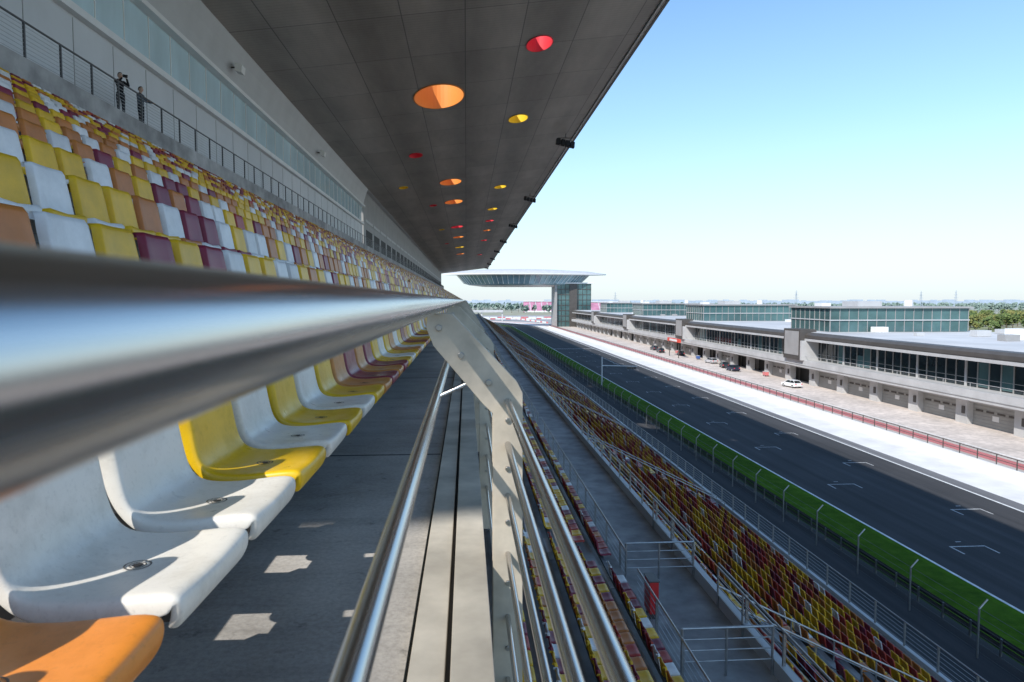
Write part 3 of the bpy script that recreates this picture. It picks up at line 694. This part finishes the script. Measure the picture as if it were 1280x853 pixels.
# ---------------------------------------------------------------- people on the upper walkway
SKIN=mat('skin',(.55,.36,.27),.5); HAIR=mat('black_hair',(.012,.01,.009),.5)
def skinmesh(name,V,E,R,m,parent,root=0,sub=2):
    me=bpy.data.meshes.new(name); me.from_pydata(V,E,[]); me.materials.append(m)
    o=bpy.data.objects.new(name,me); S.collection.objects.link(o); o.parent=parent
    sk=o.modifiers.new('skin','SKIN'); 
    for i,r in enumerate(R):
        d=me.skin_vertices[0].data[i]; d.radius=(r,r) if not isinstance(r,tuple) else r; d.use_root=(i==root)
    sk.use_smooth_shade=True
    s=o.modifiers.new('sub','SUBSURF'); s.levels=sub; s.render_levels=sub
    return o
def person(x,y,z,rz,jacket,pants,pose,h=1.75):
    e=empty('standing_person',(x,y,z),rz)
    JM=mat('jacket_cloth',jacket,.85,ns=14,var=.3); PM=mat('trouser_cloth',pants,.85,ns=12,var=.3)
    V=[(0,0,.93),(0,.09,.88),(.01,.10,.50),(0,.11,.10),(0,-.09,.88),(.03,-.10,.50),(.02,-.12,.10),(0,0,1.02)]
    skinmesh('trousers',V,[(0,1),(1,2),(2,3),(0,4),(4,5),(5,6),(0,7)],[.13,.095,.065,.052,.095,.065,.052,.13],PM,e)
    sh=MB([BLACK])
    for s,xo in ((.11,0),(-.12,.02)):
        sh.prism([(xo-.09,0),(xo+.18,0),(xo+.19,.04),(xo+.08,.085),(xo-.08,.10)],s-.045,s+.045,BLACK)
    sh.done('shoes',bevel=.02,parent=e)
    if pose=='lean':
        arms=[((.08,.22,1.18),(.40,.17,1.10)),((.06,-.22,1.18),(.40,-.14,1.10))]
    else:
        arms=[((.20,.23,1.24),(.30,.09,1.50)),((.18,-.23,1.24),(.30,-.07,1.50))]
    V=[(0,0,.92),(.0,0,1.1),(.01,0,1.28),(0,0,1.42),(0,0,1.49)]; E=[(0,1),(1,2),(2,3),(3,4)]; R=[(.15,.12),(.15,.115),(.17,.125),(.10,.09),(.06,.06)]
    for s,(el,wr) in zip((1,-1),arms):
        i=len(V); V+=[(0,s*.17,1.40),el,wr]; E+=[(3,i),(i,i+1),(i+1,i+2)]; R+=[.065,.050,.036]
    skinmesh('jacket',V,E,R,JM,e)
    for s,(el,wr) in zip((1,-1),arms):
        d=(Vector(wr)-Vector(el)).normalized(); side=Vector((0,0,1)).cross(d).normalized() if abs(d.z)<.8 else Vector((1,0,0)).cross(d).normalized(); w=Vector(wr)
        V=[tuple(w-d*.01),tuple(w+d*.05)]; E=[(0,1)]; R=[.024,.03]
        for k in range(4):
            b0=w+d*.07+side*(.03-.02*k); ln=(.065,.075,.07,.055)[k]; i=len(V)
            V+=[tuple(b0),tuple(b0+d*ln*.5),tuple(b0+d*ln*.85-Vector((0,0,.02)))]; E+=[(1,i),(i,i+1),(i+1,i+2)]; R+=[.011,.009,.008]
        i=len(V); V+=[tuple(w+d*.03+side*.04*s),tuple(w+d*.06+side*.055*s)]; E+=[(0,i),(i,i+1)]; R+=[.011,.009]
        skinmesh('hand',V,E,R,SKIN,e,sub=1)
    bm=bmesh.new(); bmesh.ops.create_uvsphere(bm,u_segments=24,v_segments=18,radius=1)
    for v in bm.verts:
        c=v.co.copy(); jaw=1-.28*max(0,-c.z)**1.3
        v.co=Vector((c.x*.098*(1-.1*max(0,-c.z)) ,c.y*.077*jaw,c.z*.12))
        if c.x>.85 and abs(c.y)<.25 and -.35<c.z<.1: v.co.x+=.018*(1-abs(c.y)*3)
        if c.x>.7 and .05<c.z<.25 and .2<abs(c.y)<.55: v.co.x-=.008
    me=bpy.data.meshes.new('head'); bm.to_mesh(me); bm.free(); me.materials.append(SKIN); me.polygons.foreach_set('use_smooth',[True]*len(me.polygons))
    hd=bpy.data.objects.new('head',me); S.collection.objects.link(hd); hd.parent=e; hd.location=(.03,0,1.62)
    nk=MB([SKIN]); nk.cyl((0,0,1.45),(.015,0,1.57),.055,SKIN,12); 
    for s in (-1,1): nk.cyl((.02,s*.07,1.62),(.02,s*.088,1.625),.028,SKIN,8); nk.cyl((.112,s*.032,1.64),(.119,s*.032,1.64),.010,BLACK,8)
    nk.box(.116,.122,-.022,.022,1.565,1.573,REDH)
    nk.done('neck_ears_face',parent=e)
    bm=bmesh.new(); bmesh.ops.create_uvsphere(bm,u_segments=24,v_segments=18,radius=1)
    bmesh.ops.delete(bm,geom=[v for v in bm.verts if v.co.z< .2+.55*v.co.x or (v.co.z<-.35)],context='VERTS')
    for v in bm.verts: v.co=Vector((v.co.x*.112,v.co.y*.09,v.co.z*.135))*(1+random.uniform(-.02,.03))
    me=bpy.data.meshes.new('hair'); bm.to_mesh(me); bm.free(); me.materials.append(HAIR)
    o=bpy.data.objects.new('hair',me); S.collection.objects.link(o); o.parent=e; o.location=(.02,0,1.625)
    if pose!='lean':
        q=MB([BLACK]); q.box(.33,.40,-.08,.08,1.50,1.60,BLACK); q.cyl((.40,0,1.55),(.50,0,1.55),.035,BLACK,12); q.done('camera_body',bevel=.01,parent=e)
    e.scale=(h/1.75,)*3
    return e
person(-14.0,29.3,WZ+.002,math.radians(-35),(.012,.012,.015),(.03,.03,.035),'cam',1.82)
person(-13.98,31.0,WZ+.002,math.radians(-10),(.10,.12,.15),(.02,.025,.035),'lean',1.78)
# ---------------------------------------------------------------- light
sd=Vector((-.74,-.82,1)).normalized(); el=math.asin(sd.z); az=math.atan2(sd.x,sd.y)
w=bpy.data.worlds.new('World'); S.world=w; w.use_nodes=True; nt=w.node_tree
sky=nt.nodes.new('ShaderNodeTexSky'); sky.sky_type='NISHITA'; sky.sun_disc=False; sky.sun_elevation=el; sky.sun_rotation=az%(2*math.pi); sky.air_density=1.0; sky.dust_density=.3; sky.ozone_density=1.5
bg=nt.nodes['Background']; bg.inputs['Strength'].default_value=.15
tint=mul(nt,sky.outputs[0],(1.2,1.5,1.62))
tc=N(nt,'ShaderNodeTexCoord'); sep=N(nt,'ShaderNodeSeparateXYZ'); nt.links.new(tc.outputs['Generated'],sep.inputs[0])
hz=ramp(nt,sep.outputs['Z'],[(0,.92),(.08,.60),(.24,.15),(.45,0)])
mx=N(nt,'ShaderNodeMix',data_type='RGBA'); nt.links.new(hz,mx.inputs[0]); nt.links.new(tint,mx.inputs[6]); mx.inputs[7].default_value=(5.3,5.75,6.1,1)
nt.links.new(mx.outputs[2],bg.inputs['Color'])
L=bpy.data.lights.new('sun','SUN'); L.energy=5; L.angle=math.radians(.53); L.color=(1,.95,.88)
lo=bpy.data.objects.new('sun',L); lo.rotation_euler=(-sd).to_track_quat('-Z','Y').to_euler(); S.collection.objects.link(lo)
# ---------------------------------------------------------------- camera
a=math.radians(3.82); p=math.radians(3.42)
F=Vector((math.sin(a)*math.cos(p),math.cos(a)*math.cos(p),-math.sin(p)))
cd=bpy.data.cameras.new('camera'); cd.lens=24; cd.sensor_width=36; cd.clip_start=.01; cd.clip_end=20000
cd.dof.use_dof=True; cd.dof.focus_distance=9; cd.dof.aperture_fstop=9
co=bpy.data.objects.new('camera',cd); co.rotation_euler=F.to_track_quat('-Z','Y').to_euler(); S.collection.objects.link(co); S.camera=co
